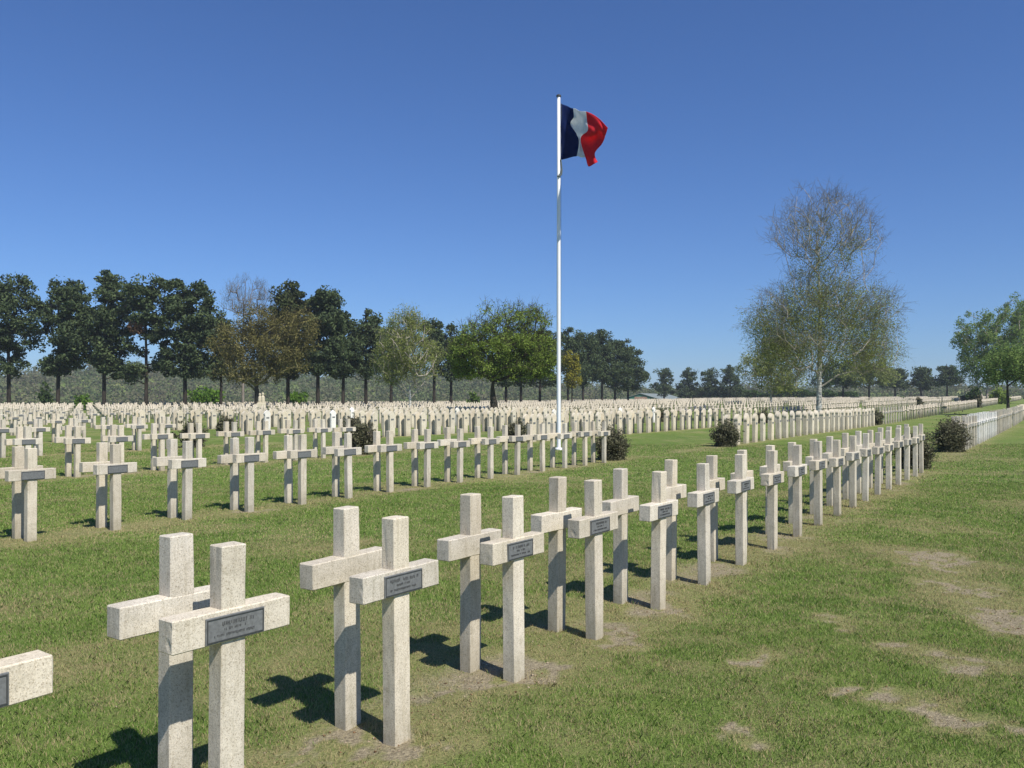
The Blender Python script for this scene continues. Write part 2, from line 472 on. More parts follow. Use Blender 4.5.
def near_z(x, d):
    nr = np.exp(-(x**2+d**2)/900); dr, br = dryness(x, d)
    return nr*((fbm(x, d, .25, 51, 4)-.5)*.022 - br*.008 + (fbm(x, d, 1.6, 61, 2)-.5)*.03)
grass()

# pebbles, clods and dead leaves on the worn ground by the nearest row
def litter():
    n = 60000
    x = RNG.uniform(-4.5, 8, n); y = RNG.uniform(3.2, 16, n)
    dr, br = dryness(x, y)
    v = -CT*x+ST*y; rowb = np.exp(-((v-2.82)/.30)**2)*np.exp(-((fbm(x, y, .4, 201, 3)-.62)/.14)**2)
    keep = (RNG.uniform(0, 1, n) < np.clip(br*.22+.004*dr+rowb*.38, 0, 1)); x, y = x[keep], y[keep]; n = len(x)
    z = H(x, y)+near_z(x, y)
    V = []; s = RNG.uniform(.003, .011, n)
    base = np.array([(1, 0, 0), (0, 1, 0), (-1, 0, 0), (0, -1, 0), (0, 0, 1), (0, 0, -1)], float)
    jit = RNG.uniform(.5, 1.2, (n, 6, 1))*base[None]*s[:, None, None]*np.array([1, 1, .6])
    V = jit+np.stack([x, y, z+.001], 1)[:, None, :]
    fs = np.array([(0, 1, 4), (1, 2, 4), (2, 3, 4), (3, 0, 4), (1, 0, 5), (2, 1, 5), (3, 2, 5), (0, 3, 5)])
    Fc = (fs[None]+np.arange(n)[:, None, None]*6).reshape(-1, 3)
    me = mesh_np('litter', V.reshape(-1, 3), Fc)
    m = leaf_mat('litter_bits', [(.10, .060, .035), (.24, .15, .085), (.42, .34, .25)], .0, 4, .2)
    tag(link('litter', me, m), 'small clods, pebbles and dead leaves on the worn earth', 'ground litter', kind='stuff')
litter()

# ---------------------------------------------------------------- grave crosses
HC = 1.07; PW, PD = .107, .083; AZ0, AZ1 = .707, .830; AL = .525; AD = .094
def upright_mesh():
    b = MB(); b.box((0, 0, HC/2-.06), (PW, PD, HC+.12), .0045); return b.mesh('upright')
def bar_mesh():
    b = MB(); b.box((0, -.002, (AZ0+AZ1)/2), (AL, AD, AZ1-AZ0), .0045); return b.mesh('crossbar')
PLW, PLH = .262, .099; PLZ = AZ0+.006+PLH/2; PLY = -.002-AD/2
def plaque_mesh():
    b = MB(); b.box((0, PLY-.0025, PLZ), (PLW, .007, PLH), .0015); return b.mesh('plaque')
def rim_mesh():
    b = MB(); y = PLY-.0070
    for sz in (-1, 1): b.box((0, y, PLZ+sz*(PLH/2-.007)), (PLW-.010, .003, .0035))
    for sx in (-1, 1): b.box((sx*(PLW/2-.007), y, PLZ), (.0035, .003, PLH-.018))
    return b.mesh('rim')
def lettering_mesh(seed):
    """worn relief lines, no longer legible at this distance"""
    r = random.Random(seed); b = MB(); y = PLY-.0068
    for (zc, hh, x0, x1, gap) in ((.020, .015, -.098, .098, .0075), (-.001, .010, -.06, .06, .006), (-.022, .009, -.10, .10, .0055)):
        x = x0+r.uniform(0, .02); e = x1-r.uniform(0, .02)
        while x < e:
            if r.random() < .14: x += gap*1.3; continue
            wd = r.uniform(.35, .6)*gap; h1 = hh*r.uniform(.75, 1)
            b.box((x, y, PLZ+zc+(hh-h1)/2*r.choice((-1, 1))), (wd*.55, .0026, h1))
            if r.random() < .6: b.box((x+wd*.6, y, PLZ+zc+r.choice((-.4, 0, .4))*hh), (wd*.6, .0026, hh*.22))
            x += gap
    return b.mesh('relief_lettering')
ME_UP, ME_BAR, ME_PLQ, ME_RIM = upright_mesh(), bar_mesh(), plaque_mesh(), rim_mesh()
for me_ in (ME_UP, ME_BAR): me_.materials.append(M_STONE)
ME_UPW, ME_BARW = ME_UP.copy(), ME_BAR.copy()
for me_ in (ME_UPW, ME_BARW): me_.materials.clear(); me_.materials.append(M_STONE_W)
ME_PLQ.materials.append(M_PLAQUE); ME_RIM.materials.append(M_RIM)
def rough(me, seed, c=(0, 0, 0)):
    import bmesh
    r = random.Random(seed)
    bm = bmesh.new(); bm.from_mesh(me)
    for it in range(3):
        es = [e for e in bm.edges if e.calc_length() > .035]
        if es: bmesh.ops.subdivide_edges(bm, edges=es, cuts=1, use_grid_fill=True)
    from mathutils import noise as mn
    chips = []
    vs = list(bm.verts)
    for _ in range(5):
        q = r.choice([v for v in vs if v.co.z > .03]); chips.append((q.co.copy(), r.uniform(.010, .024)))
    for v in vs:
        d = mn.noise_vector(v.co*9+Vector((seed*3.1, seed, 0)))*.0022+mn.noise_vector(v.co*40+Vector((seed, 0, seed)))*.0009
        v.co += d
        for q, rad in chips:
            k = (v.co-q).length
            if k < rad: v.co += (Vector((0, 0, v.co.z))-v.co).normalized()*(rad-k)*.16
    o = bpy.data.meshes.new(me.name); bm.to_mesh(o); bm.free()
    for m_ in me.materials: o.materials.append(m_)
    return o
ME_UPS = [rough(ME_UP, i) for i in range(7)]; ME_BARS = [rough(ME_BAR, i+50) for i in range(7)]
ME_LET = [lettering_mesh(i) for i in range(6)]
for me_ in ME_LET: me_.materials.append(M_LETTER)

ROWANG = math.atan2(CT, ST)
def child(name, me, par):
    o = bpy.data.objects.new(name, me); COL.objects.link(o); o.parent = par; return o

def cross(u, v, back, white, detail, label, group, seed, sc=1.0):
    r = random.Random(seed)
    u += r.uniform(-.015, .015); v += r.uniform(-.012, .012)
    x, y = P(u, v)
    rz = ROWANG+math.radians(r.uniform(-1.6, 1.6)-.8)+(math.pi if back else 0)
    z = float(H(x, y))+r.uniform(-.018, .012)
    t = empty('grave_cross', (x, y, z), rz)
    t.rotation_euler = (math.radians(r.uniform(-.6, .6)), math.radians(r.uniform(-.6, .6)), rz)
    tag(t, label, 'grave cross', group)
    if detail >= 1:
        child('upright', ME_UPS[seed % 7], t); child('crossbar', ME_BARS[(seed*3+1) % 7], t)
    else:
        child('upright', ME_UPW if white else ME_UP, t); child('crossbar', ME_BARW if white else ME_BAR, t)
    p = child('plaque', ME_PLQ, t)
    if detail >= 1: child('rim', ME_RIM, p)
    if detail >= 2 and not back: child('relief_lettering', ME_LET[seed % 6], p)
    return t

def vis(u, v):
    x, y = P(u, v)
    return y > 1.5 and abs(x/y) < .64+.5/y

ORD = ['first', 'second', 'third', 'fourth', 'fifth', 'sixth', 'seventh', 'eighth', 'ninth', 'tenth', 'eleventh', 'twelfth', 'thirteenth',
       'fourteenth', 'fifteenth', 'sixteenth', 'seventeenth', 'eighteenth', 'nineteenth', 'twentieth', 'twenty-first', 'twenty-second',
       'twenty-third', 'twenty-fourth', 'twenty-fifth', 'twenty-sixth', 'twenty-seventh', 'twenty-eighth', 'twenty-ninth', 'thirtieth'] + \
      ['thirty-'+s for s in ('first', 'second', 'third', 'fourth', 'fifth', 'sixth', 'seventh', 'eighth', 'ninth')] + ['fortieth'] + \
      ['forty-'+s for s in ('first', 'second', 'third', 'fourth', 'fifth', 'sixth', 'seventh', 'eighth', 'ninth')]
ROWN = ['nearest', 'second', 'third', 'fourth', 'fifth', 'sixth', 'seventh', 'eighth', 'ninth', 'tenth', 'eleventh', 'twelfth', 'thirteenth', 'fourteenth', 'fifteenth']

crosses = []      # (dist, u, v, back, kindinfo)
steles = []
NX = 1.0
for k, rv in enumerate(ROWS):
    # block one: crosses from beyond the left edge of the photo up to the flagpole lawn
    if k < len(S1_END):
        for i in range(0, 60):
            u = S1_END[k]-i*(1.013 if k == 0 else (.98 if k == 2 else 1.01))
            if k == 0 and i == 19: u += .12
            if k == 0 and i == 18: u += .055
            if u < -8: break
            if vis(u, rv): crosses.append((u+(.012 if k == 0 and i == 18 else 0), rv+(.035 if k == 0 and i == 18 else 0), False, k, 1, i))
            if vis(u, rv+.32): crosses.append((u+.0, rv+.32, True, k, 1, i))
    # block two
    if k == 0:
        for i in range(27):
            u = S2_BEG[0]+i*1.0
            crosses.append((u, rv, False, k, 2, i)); crosses.append((u, rv+.32, True, k, 2, i))
    elif k < 6:
        i = 0; u = S2_BEG[k]
        while u < 55.2:
            if vis(u, rv): steles.append((u, rv, False, k, i)); steles.append((u, rv+.36, True, k, i))
            u += 1.055; i += 1
    else:
        i = 0; u = 9
        while u < 55.2:
            if vis(u, rv) and not (22 < u < 23.5 and k < 9): crosses.append((u, rv, False, k, 2, i)); crosses.append((u, rv+.32, True, k, 2, i))
            u += 1.0; i += 1
    for s, (u0, u1) in enumerate(FAR_SECT):
        if k > 12 and s > 3: continue
        i = 0; u = u0+(k*.37 % 1)
        while u < u1:
            if vis(u, rv): crosses.append((u, rv, False, k, 3+s, i)); crosses.append((u, rv+.32, True, k, 3+s, i))
            u += 1.0; i += 1
crosses.sort(key=lambda c: P(c[0], c[1])[1])
ind, rest = crosses[:298], crosses[298:]
seen = {}
for n, (u, v, back, k, s, i) in enumerate(ind):
    side = 'rear' if back else 'front'
    look = 'stone cross, blank back to the camera' if back else 'stone cross with grey plaque'
    white = (s == 2 and k == 0 and 5 <= i <= 14)
    if s == 1:
        # number pairs from the shrub that ends the row
        lab = f"{side} {look}, {ORD[i]} pair from the shrub, {ROWN[k]} row"
        grp = 'paired crosses in front of the flagpole lawn'
    elif k == 0 and s == 2:
        lab = f"{side} {'whitened ' if white else ''}{look}, {ORD[i]} pair beyond the right-hand shrub"
        grp = 'crosses beyond the right-hand shrub'
    else:
        blk = {2: 'behind the steles', 3: 'past the birch', 4: 'past the signpost'}.get(s, 'far right')
        lab = f"{side} small distant cross, {ROWN[k]} row, {ORD[i]} of its block {blk}"
        grp = 'distant crosses'
    det = 2 if (k == 0 and s == 1) else (1 if s == 1 else 0)
    cross(u, v, back, white, det, lab, grp, n+k*7)

def boxes_mesh(items):
    """many upright+bar pairs as one mesh; items: (x,y,z,ang,h)"""
    base = []
    for (c, d) in (((0, 0, HC/2-.05), (PW, PD, HC+.1)), ((0, 0, (AZ0+AZ1)/2), (AL, AD, AZ1-AZ0))):
        for sx in (-.5, .5):
            for sy in (-.5, .5):
                for sz in (-.5, .5): base.append((c[0]+sx*d[0], c[1]+sy*d[1], c[2]+sz*d[2]))
    base = np.array(base)
    f8 = [(0, 1, 3, 2), (4, 6, 7, 5), (0, 4, 5, 1), (2, 3, 7, 6), (0, 2, 6, 4), (1, 5, 7, 3)]
    fs = np.array(f8+[tuple(i+8 for i in f) for f in f8])
    A = np.array(items)
    ca, sa = np.cos(A[:, 3])[:, None], np.sin(A[:, 3])[:, None]
    X = base[None, :, 0]*ca-base[None, :, 1]*sa+A[:, 0:1]
    Y = base[None, :, 0]*sa+base[None, :, 1]*ca+A[:, 1:2]
    Z = base[None, :, 2]*A[:, 4:5]+A[:, 2:3]
    V = np.stack([X, Y, Z], 2).reshape(-1, 3)
    Fc = (fs[None]+np.arange(len(A))[:, None, None]*16).reshape(-1, 4)
    return mesh_np('distant_crosses', V, Fc)
items = []
for (u, v, back, k, s, i) in rest:
    x, y = P(u+random.uniform(-.03, .03), v+random.uniform(-.03, .03))
    items.append((x, y, float(H(x, y))+random.uniform(-.05, .03), ROWANG+random.uniform(-.03, .03), random.uniform(.96, 1.04)))
tag(link('distant_crosses', boxes_mesh(items), M_STONE), 'pale mass of small stone crosses reaching to the line of trees', 'grave crosses', kind='stuff')

# ---------------------------------------------------------------- steles with horseshoe heads
def stele_mesh():
    w, d = .155, .055
    pr = [(w, -.1), (w, .80), (w*.97, .835), (w*.98, .85), (w*1.10, .89), (w*1.13, .925), (w*1.06, .965), (w*.84, 1.01), (w*.50, 1.05), (w*.16, 1.085), (0, 1.10)]
    pts = pr+[(-x, z) for x, z in pr[-2::-1]]
    n = len(pts); b = MB()
    vs = [(x, -d, z) for x, z in pts]+[(x, d, z) for x, z in pts]
    fs = [tuple(range(n)), tuple(range(n, 2*n))[::-1]]+[(i, (i+1) % n, (i+1) % n+n, i+n) for i in range(n)]
    b.add(vs, fs)
    return b.mesh('stele_body')
ME_ST = stele_mesh(); ME_ST.materials.append(M_STELE)
ME_STW = ME_ST.copy(); ME_STW.materials.clear(); ME_STW.materials.append(M_STONE_W)
b = MB(); b.box((0, -.055-.003, .735), (.175, .008, .070), .0015); ME_SP = b.mesh('plaque'); ME_SP.materials.append(M_PLAQUE)
for n, (u, v, back, k, i) in enumerate(steles):
    r = random.Random(900+n)
    x, y = P(u+r.uniform(-.03, .03), v+r.uniform(-.02, .02))
    rz = ROWANG+math.radians(r.uniform(-2, 2))+(math.pi if back else 0)
    t = empty('grave_stele', (x, y, float(H(x, y))+r.uniform(-.05, .03)), rz)
    t.rotation_euler = (math.radians(r.uniform(-1, 1)), math.radians(r.uniform(-1, 1)), rz)
    wh = (not back) and r.random() < (.08 if k >= 3 else .0)
    ex = ', whitened' if wh else ''
    tag(t, f"{'rear' if back else 'front'} round-headed stele{ex}, {ORD[i]} from the shrub in the {ROWN[k]} row", 'grave stele', 'round-headed steles')
    child('slab', ME_STW if wh else ME_ST, t); child('plaque', ME_SP, t)

# ---------------------------------------------------------------- foliage and trees
def quads(centers, size, flat=0.0, aspect=1.6, rng=RNG):
    n = len(centers)
    nrm = rng.normal(size=(n, 3)); nrm[:, 2] += flat*2; nrm /= np.linalg.norm(nrm, axis=1)[:, None]
    t = rng.normal(size=(n, 3)); t -= (t*nrm).sum(1)[:, None]*nrm; t /= np.linalg.norm(t, axis=1)[:, None]
    bt = np.cross(nrm, t)
    s = np.asarray(size)[:, None] if np.ndim(size) else size
    a_, b_ = t*s*aspect*.5, bt*s*.5
    V = np.stack([centers-a_, centers-b_*.9, centers+a_, centers+b_*.9], 1).reshape(-1, 3)
    return V

def leaf_obj(name, centers, size, mat, parent, flat=0., aspect=1.6):
    V = quads(np.asarray(centers), size, flat, aspect)
    return link(name, mesh_np(name, V, np.arange(len(V)).reshape(-1, 4)), mat, parent)

def tube_np(P0, P1, R0, R1, sides=5):
    P0, P1 = np.asarray(P0, float), np.asarray(P1, float); n = len(P0)
    d = P1-P0; L = np.linalg.norm(d, axis=1)[:, None]+1e-9; d = d/L
    up = np.where(np.abs(d[:, 2:3]) > .9, np.array([[1., 0, 0]]), np.array([[0, 0, 1.]]))
    a_ = np.cross(d, up); a_ /= np.linalg.norm(a_, axis=1)[:, None]; b_ = np.cross(d, a_)
    R0 = np.asarray(R0)[:, None]; R1 = np.asarray(R1)[:, None]
    vs = []
    for (p, r) in ((P0-d*R0*.3, R0), (P1+d*R1*.3, R1)):
        for s in range(sides):
            an = 2*math.pi*s/sides
            vs.append(p+(a_*math.cos(an)+b_*math.sin(an))*r)
    V = np.stack(vs, 1).reshape(-1, 3)
    fs = np.array([(s, (s+1) % sides, sides+(s+1) % sides, sides+s) for s in range(sides)])
    Fc = (fs[None]+np.arange(n)[:, None, None]*2*sides).reshape(-1, 4)
    return V, Fc

def join_np(parts):
    V = []; Fc = []; o = 0
    for v, f in parts: V.append(v); Fc.append(f+o); o += len(v)
    return np.concatenate(V), np.concatenate(Fc)

def tree(name, label, cat, xp, D, lobes, trunk_top, tr, n_cl, crad, per, lsize, leafm, barkm, group=None, twigs=0, twigm=None, twig_len=1.0,
         lean=0.0, shell=.5, flat=0., stems=1, twig_r=.010, droop=0.0, limbm=None, extra=None, spread=.25, minr=.012, fork=.22, thick=1.0, rise=.25, thin=0.0):
    """lobes: crown volumes (cx, cy, rx, ry) measured on the photograph, turned into metres at distance D"""
    rng = np.random.default_rng(abs(hash((round(xp*10), round(D)))) % 99991)
    X0 = px(xp, D); z0 = float(H(X0, D))
    s = D/F
    root = empty(name, (X0, D, z0)); tag(root, label, cat, group)
    topz = (HY-trunk_top)*s+EYE-z0
    # trunk nodes
    nodes = []; par = []
    for st in range(stems):
        k0 = len(nodes)
        offx = (st-(stems-1)/2)*tr*2.4
        nt_ = max(6, int(topz/.8))
        wob = rng.normal(size=2)*.15
        for i in range(nt_+1):
            f = i/nt_
            x = offx*(1+f*3)+lean*f*topz+math.sin(f*4+wob[0]*9)*tr*.35*f
            y = math.cos(f*3+wob[1]*9)*tr*.6*f + offx*.3*f
            nodes.append((x, y, f*topz-.15*(i == 0))); par.append(-1 if i == 0 else len(nodes)-2)
    ntrunk = len(nodes)
    # cluster points
    wts = np.array([l[2]*l[3] for l in lobes], float); wts = wts/wts.sum()
    cl = []
    for l, w_ in zip(lobes, wts):
        m_ = max(1, int(round(n_cl*w_)))
        q = rng.normal(size=(m_, 3)); q /= np.linalg.norm(q, axis=1)[:, None]
        q *= rng.uniform(0, 1, (m_, 1))**(shell*.6)
        rx, rz = l[2]*s, l[3]*s
        depth = rx if len(l) < 5 else l[4]*s
        c = np.stack([(l[0]-xp)*s+q[:, 0]*rx, q[:, 1]*depth, (HY-l[1])*s+EYE-z0+q[:, 2]*rz], 1)
        cl.append(c)
    cl = np.concatenate(cl)
    order = np.argsort(np.hypot(cl[:, 0]-lean*cl[:, 2], cl[:, 1])+cl[:, 2]*.25)
    cl = cl[order]
    lo = topz*fork
    tips = []
    NA = np.array(nodes)
    for p in cl:
        dd = NA-p
        cost = np.linalg.norm(dd, axis=1)+1.4*np.maximum(dd[:, 2]+rise*np.hypot(dd[:, 0], dd[:, 1]), 0)+np.where(NA[:, 2] < lo, 6., 0)
        j = int(np.argmin(cost)); q = NA[j]
        L = np.linalg.norm(p-q); m_ = max(1, min(5, int(L/(.7+.02*D/4))))
        prev = j; new = []
        for i in range(1, m_+1):
            f = i/m_
            r_ = q+(p-q)*f+np.array([0, 0, math.sin(f*math.pi)*L*(-.10 if rise < .5 else .05)])+rng.normal(size=3)*L*.035*(i < m_)
            new.append(r_); nodes.append(tuple(r_)); par.append(prev); prev = len(nodes)-1
        NA = np.vstack([NA, np.array(new)]); tips.append(prev)
    n = len(NA); cnt = np.zeros(n)
    for t_ in tips: cnt[t_] += 1
    for i in range(n-1, -1, -1):
        if par[i] >= 0: cnt[par[i]] += cnt[i]
    rad = minr+ (tr*.62*thick)*np.sqrt(np.maximum(cnt, .3)/max(cnt.max(), 1))
    for i in range(ntrunk):
        f = NA[i, 2]/topz
        rad[i] = max(min(tr*(1-.78*f)+.012, tr), minr)*(1.28 if f < .02 else 1)
    idx = [i for i in range(n) if par[i] >= 0]
    tk = [i for i in idx if i < ntrunk]; lb = [i for i in idx if i >= ntrunk]
    V, Fc = tube_np(NA[[par[i] for i in tk]], NA[tk], rad[[par[i] for i in tk]], rad[tk], 9)
    link('trunk', mesh_np('trunk', V, Fc, True), barkm, root)
    r0 = np.minimum(rad[[par[i] for i in lb]], rad[lb]*1.35)
    V, Fc = tube_np(NA[[par[i] for i in lb]], NA[lb], r0, rad[lb], 5)
    link('limbs', mesh_np('limbs', V, Fc, True), limbm or barkm, root)
    T = NA[tips]
    if twigs:
        par_ar = []
        for _ in range(twigs):
            c = T+rng.normal(size=T.shape)*crad*.25
            out_ = T-np.array([lean*3, 0, topz*.45]); out_ /= np.linalg.norm(out_, axis=1)[:, None]+1e-6
            dr_ = out_*.8+rng.normal(size=T.shape)*.55+np.array([0, 0, .35-droop]); dr_ /= np.linalg.norm(dr_, axis=1)[:, None]
            L = twig_len*rng.uniform(.4, 1.1, (len(T), 1))
            e = c+dr_*L+np.array([0, 0, -droop*.3])*L
            par_ar.append(tube_np(c, e, np.full(len(T), twig_r), np.full(len(T), twig_r*.5), 3))
            for q_ in range(2):
                f = rng.uniform(.3, .9, (len(T), 1)); b0 = c+(e-c)*f
                d2 = dr_+rng.normal(size=T.shape)*.6+np.array([0, 0, -droop*.8]); d2 /= np.linalg.norm(d2, axis=1)[:, None]
                par_ar.append(tube_np(b0, b0+d2*L*.5, np.full(len(T), twig_r*.7), np.full(len(T), twig_r*.35), 3))
        V, Fc = join_np(par_ar)
        link('twigs', mesh_np('twigs', V, Fc), twigm or barkm, root)
    if per:
        cnts = rng.poisson(per*rng.uniform(.3, 1.7, len(T)))
        rep = np.repeat(np.arange(len(T)), cnts)
        off = rng.normal(size=(len(rep), 3)); off /= np.linalg.norm(off, axis=1)[:, None]
        off *= (rng.uniform(0, 1, (len(rep), 1))**.45)*crad*np.repeat(rng.uniform(.6, 1.3, len(T)), cnts)[:, None]
        off[:, 2] *= (1-flat*.55)
        if droop: off[:, 2] -= rng.uniform(0, 1, len(rep))*droop*crad
        c = T[rep]+off
        if thin:
            zt = np.quantile(c[:, 2], .72); c = c[(c[:, 2] < zt) | (rng.uniform(0, 1, len(c)) > thin)]
        leaf_obj('foliage', c, lsize*rng.uniform(.6, 1.3, len(c)), leafm, root, flat*.6)
    if extra:                      # a second colour of foliage in its own part
        (cx, cy, rx, ry, nn, em, nm) = extra
        q = rng.normal(size=(nn, 3)); q /= np.linalg.norm(q, axis=1)[:, None]; q *= rng.uniform(0, 1, (nn, 1))**.6
        c = np.stack([(cx-xp)*s+q[:, 0]*rx*s, -abs(rx*s)*.9+q[:, 1]*rx*s, (HY-cy)*s+EYE-z0+q[:, 2]*ry*s], 1)
        leaf_obj(nm, c, lsize, em, root, .3)
    return root

GP = 'dark pines behind the crosses'
def pine(label, xp, D, lobes, ttop, tr=.26, n=200, crad=.95, per=105, ls=.25, m=L_PINE, **kw):
    lobes = [(a, b+1.5, c*1.13, d*1.12) for a, b, c, d in lobes]
    if D < 120:
        q = random.Random(int(xp)); lobes.append((xp+q.uniform(-7, 7), 366+q.uniform(0, 4), 15, 8)); kw.setdefault('lean', q.uniform(-.012, .012))
    kw.setdefault('group', GP)
    return tree('pine_tree', label, 'pine tree', xp, D, lobes, ttop, tr, n, crad, per, ls, m, B_PINE, flat=.55, shell=.75, **kw)

pine('dark pine cut by the left edge of the photo', 9, 104, [(8, 292, 22, 20), (14, 318, 30, 24), (6, 345, 28, 20), (-14, 320, 24, 34), (30, 300, 10, 12)], 285)
pine('slim dark pine, second from the left edge', 58, 106, [(67, 290, 16, 13), (66, 312, 21, 18), (70, 336, 24, 18), (62, 358, 20, 10)], 282)
pine('dark pine with a pointed top, third from the left', 104, 107, [(108, 282, 9, 11), (110, 298, 18, 13), (108, 322, 22, 18), (104, 348, 22, 14), (108, 362, 14, 8)], 274)
pine('pine with a forked trunk, open limbs and a rusty dead clump', 146, 105, [(148, 292, 22, 15), (150, 308, 24, 14), (160, 335, 14, 14), (131, 372, 11, 6), (166, 362, 12, 9), (133, 345, 8, 8)], 300,
     n=130, minr=.03, extra=(141, 328, 9, 8, 700, L_RUST, 'dead_foliage'))
pine('broad dense pine beside the bare-topped tree', 185, 104, [(186, 295, 20, 16), (190, 318, 25, 18), (194, 340, 20, 16), (184, 358, 20, 14), (204, 305, 8, 14), (205, 330, 10, 14)], 284, n=210)
pine('dark pine rising behind the bronze-leaved tree', 288, 108, [(290, 296, 13, 12), (294, 312, 20, 18), (296, 340, 20, 18), (285, 365, 20, 10)], 288, m=L_PINE2)
pine('crooked dark pine left of the bronze-leaved tree', 221, 109, [(222, 322, 9, 14), (224, 350, 14, 18), (216, 370, 10, 8)], 318, tr=.2, n=80, lean=0)
pine('upright pine right of the bronze-leaved tree', 318, 106, [(325, 300, 14, 11), (327, 320, 18, 16), (328, 345, 18, 15), (322, 362, 14, 8)], 292)
pine('pine just left of the white-barked birch', 343, 112, [(345, 322, 12, 10), (349, 345, 16, 16), (344, 366, 14, 8)], 314, n=110)
pine('pine half hidden behind the white-barked birch', 366, 114, [(371, 318, 9, 10), (372, 338, 14, 16), (370, 362, 14, 10)], 310, n=110)
pine('dark pine seen through the birch crown', 391, 128, [(390, 345, 18, 18), (392, 365, 18, 12)], 328, n=90)
pine('dark pine between the birch and the spreading tree', 434, 130, [(432, 332, 14, 14), (434, 355, 18, 18)], 318, n=100)
pine('thin-trunked pine behind the spreading tree, left part', 451, 132, [(452, 345, 16, 20), (452, 368, 16, 10)], 325, n=80)
pine('pine trunk just right of the spreading tree trunk', 506, 138, [(508, 355, 18, 20), (505, 375, 16, 8)], 335, n=80)
pine('second dark trunk right of the spreading tree trunk', 521, 142, [(522, 355, 18, 20), (520, 376, 14, 8)], 335, n=80)
pine('dark pine close behind the flagpole, left side', 540, 146, [(540, 350, 16, 20), (542, 374, 18, 10)], 335, n=80)
pine('first pine right of the flagpole', 568, 165, [(568, 340, 13, 12), (570, 362, 16, 18)], 330, ls=.26, n=110, crad=1.1)
pine('second pine right of the flagpole', 583, 172, [(584, 345, 14, 13), (586, 368, 16, 16)], 334, ls=.26, n=110, crad=1.1)
pine('third pine right of the flagpole, tallest of its clump', 602, 178, [(600, 345, 15, 13), (602, 366, 17, 18)], 335, ls=.28, n=120, crad=1.2)
pine('fourth pine right of the flagpole', 615, 185, [(617, 350, 14, 13), (616, 370, 16, 16)], 340, ls=.28, n=120, crad=1.2)
pine('pine with a low side branch reaching towards the barn', 628, 190, [(630, 358, 11, 14), (632, 377, 14, 12), (645, 372, 6, 4)], 345, ls=.28, n=110, crad=1.2)
SP = [('small pine standing in front of the barn roof', 664, 272, [(664, 374, 8, 7), (665, 386, 12, 8)], 368),
      ('small pine just right of the barn', 688, 266, [(688, 374, 9, 8), (688, 389, 11, 11)], 368),
      ('small pine, third right of the barn', 710, 262, [(710, 375, 8, 8), (711, 389, 11, 11)], 369),
      ('small pine beside the younger birch', 730, 258, [(730, 373, 9, 8), (731, 388, 11, 12)], 366),
      ('small pine nearest to the right of the tall birch', 895, 250, [(896, 374, 9, 7), (895, 382, 13, 6)], 370),
      ('small pine between the tall birch and the leafy tree', 921, 240, [(921, 372, 8, 6), (922, 381, 10, 7)], 367),
      ('small pine next to the leafy tree at right', 947, 232, [(949, 369, 9, 6), (948, 379, 14, 6)], 364)]
for l_, x_, D_, lo_, tt_ in SP:
    pine(l_, x_, D_, lo_, tt_, tr=.28, n=90, crad=1.15, per=60, ls=.34, group='small far pines')

# bronze tree with bare crown
tree('budding_tree', 'bronze budding tree with yellow limbs behind the pale stone marker', 'tree', 257, 95,
     [(240, 345, 28, 30), (262, 350, 30, 32), (285, 345, 28, 32), (250, 372, 34, 14), (300, 330, 18, 24), (255, 325, 25, 18)], 372, .40, 420, .9, 70, .14, L_BRONZE, B_DARK, rise=.7,
     twigs=4, twigm=B_DARK, limbm=B_YELL, fork=.5, stems=1, minr=.028, thick=1.0)
tree('bare_tree', 'grey leafless tree top standing behind the bronze tree', 'tree', 243, 112,
     [(247, 298, 22, 20), (235, 305, 12, 16), (262, 302, 14, 16)], 300, .2, 120, .7, 0, .1, L_BRONZE, B_GREY, twigs=6, twigm=B_BTWIG, twig_len=1.4, twig_r=.012, minr=.02)
# the white-barked birch in the middle distance
tree('birch_tree', 'olive birch with white limbs left of the spreading tree', 'birch tree', 410, 90,
     [(406, 345, 32, 30), (405, 328, 22, 18), (420, 360, 24, 24), (390, 365, 22, 20), (412, 318, 10, 10)], 384, .17, 340, .8, 62, .11, L_BIRCH, B_BIRCH, rise=1.0,
     twigs=2, twigm=B_BTWIG, limbm=B_PALE, fork=.25, minr=.030, stems=1, thick=1.5)
# spreading green tree
tree('spreading_tree', 'wide flat-bottomed green tree with a thick short trunk', 'tree', 494, 62,
     [(500, 348, 54, 32, 40), (480, 352, 34, 28), (525, 350, 34, 28), (505, 322, 36, 19), (535, 335, 20, 26), (462, 360, 18, 18), (545, 365, 14, 18), (500, 372, 48, 8), (530, 316, 12, 10)],
     382, .40, 680, .52, 78, .095, L_FRESH, B_DARK, rise=.35, thin=.6, twigs=4, twigm=B_DARK, twig_len=.8, fork=.6, minr=.012, shell=.65, flat=.3, spread=.4, thick=.9)
tree('yellow_tree', 'small yellow-green tree just right of the flagpole', 'tree', 572, 135, [(571, 362, 8, 10), (573, 376, 9, 12)], 362, .14, 60, .8, 55, .2, L_YELL, B_DARK, fork=.2)
# tall birch at right
tree('birch_tree', 'tall drooping birch with a white trunk and bare purple top', 'birch tree', 819, 59,
     [(822, 225, 50, 38), (796, 232, 32, 26), (850, 242, 36, 34), (826, 202, 20, 16), (818, 285, 34, 38), (790, 310, 40, 36), (850, 305, 42, 40), (770, 325, 28, 32), (878, 320, 26, 34),
      (825, 345, 58, 28), (795, 350, 34, 24), (870, 355, 30, 22)], 275, .20, 660, .55, 0, .06, L_BIRCH, B_BIRCH, rise=1.0,
     twigs=8, twigm=B_BTWIG, limbm=B_PALE, twig_len=1.15, twig_r=.0075, droop=.35, fork=.20, minr=.012, shell=.75, thick=.85)
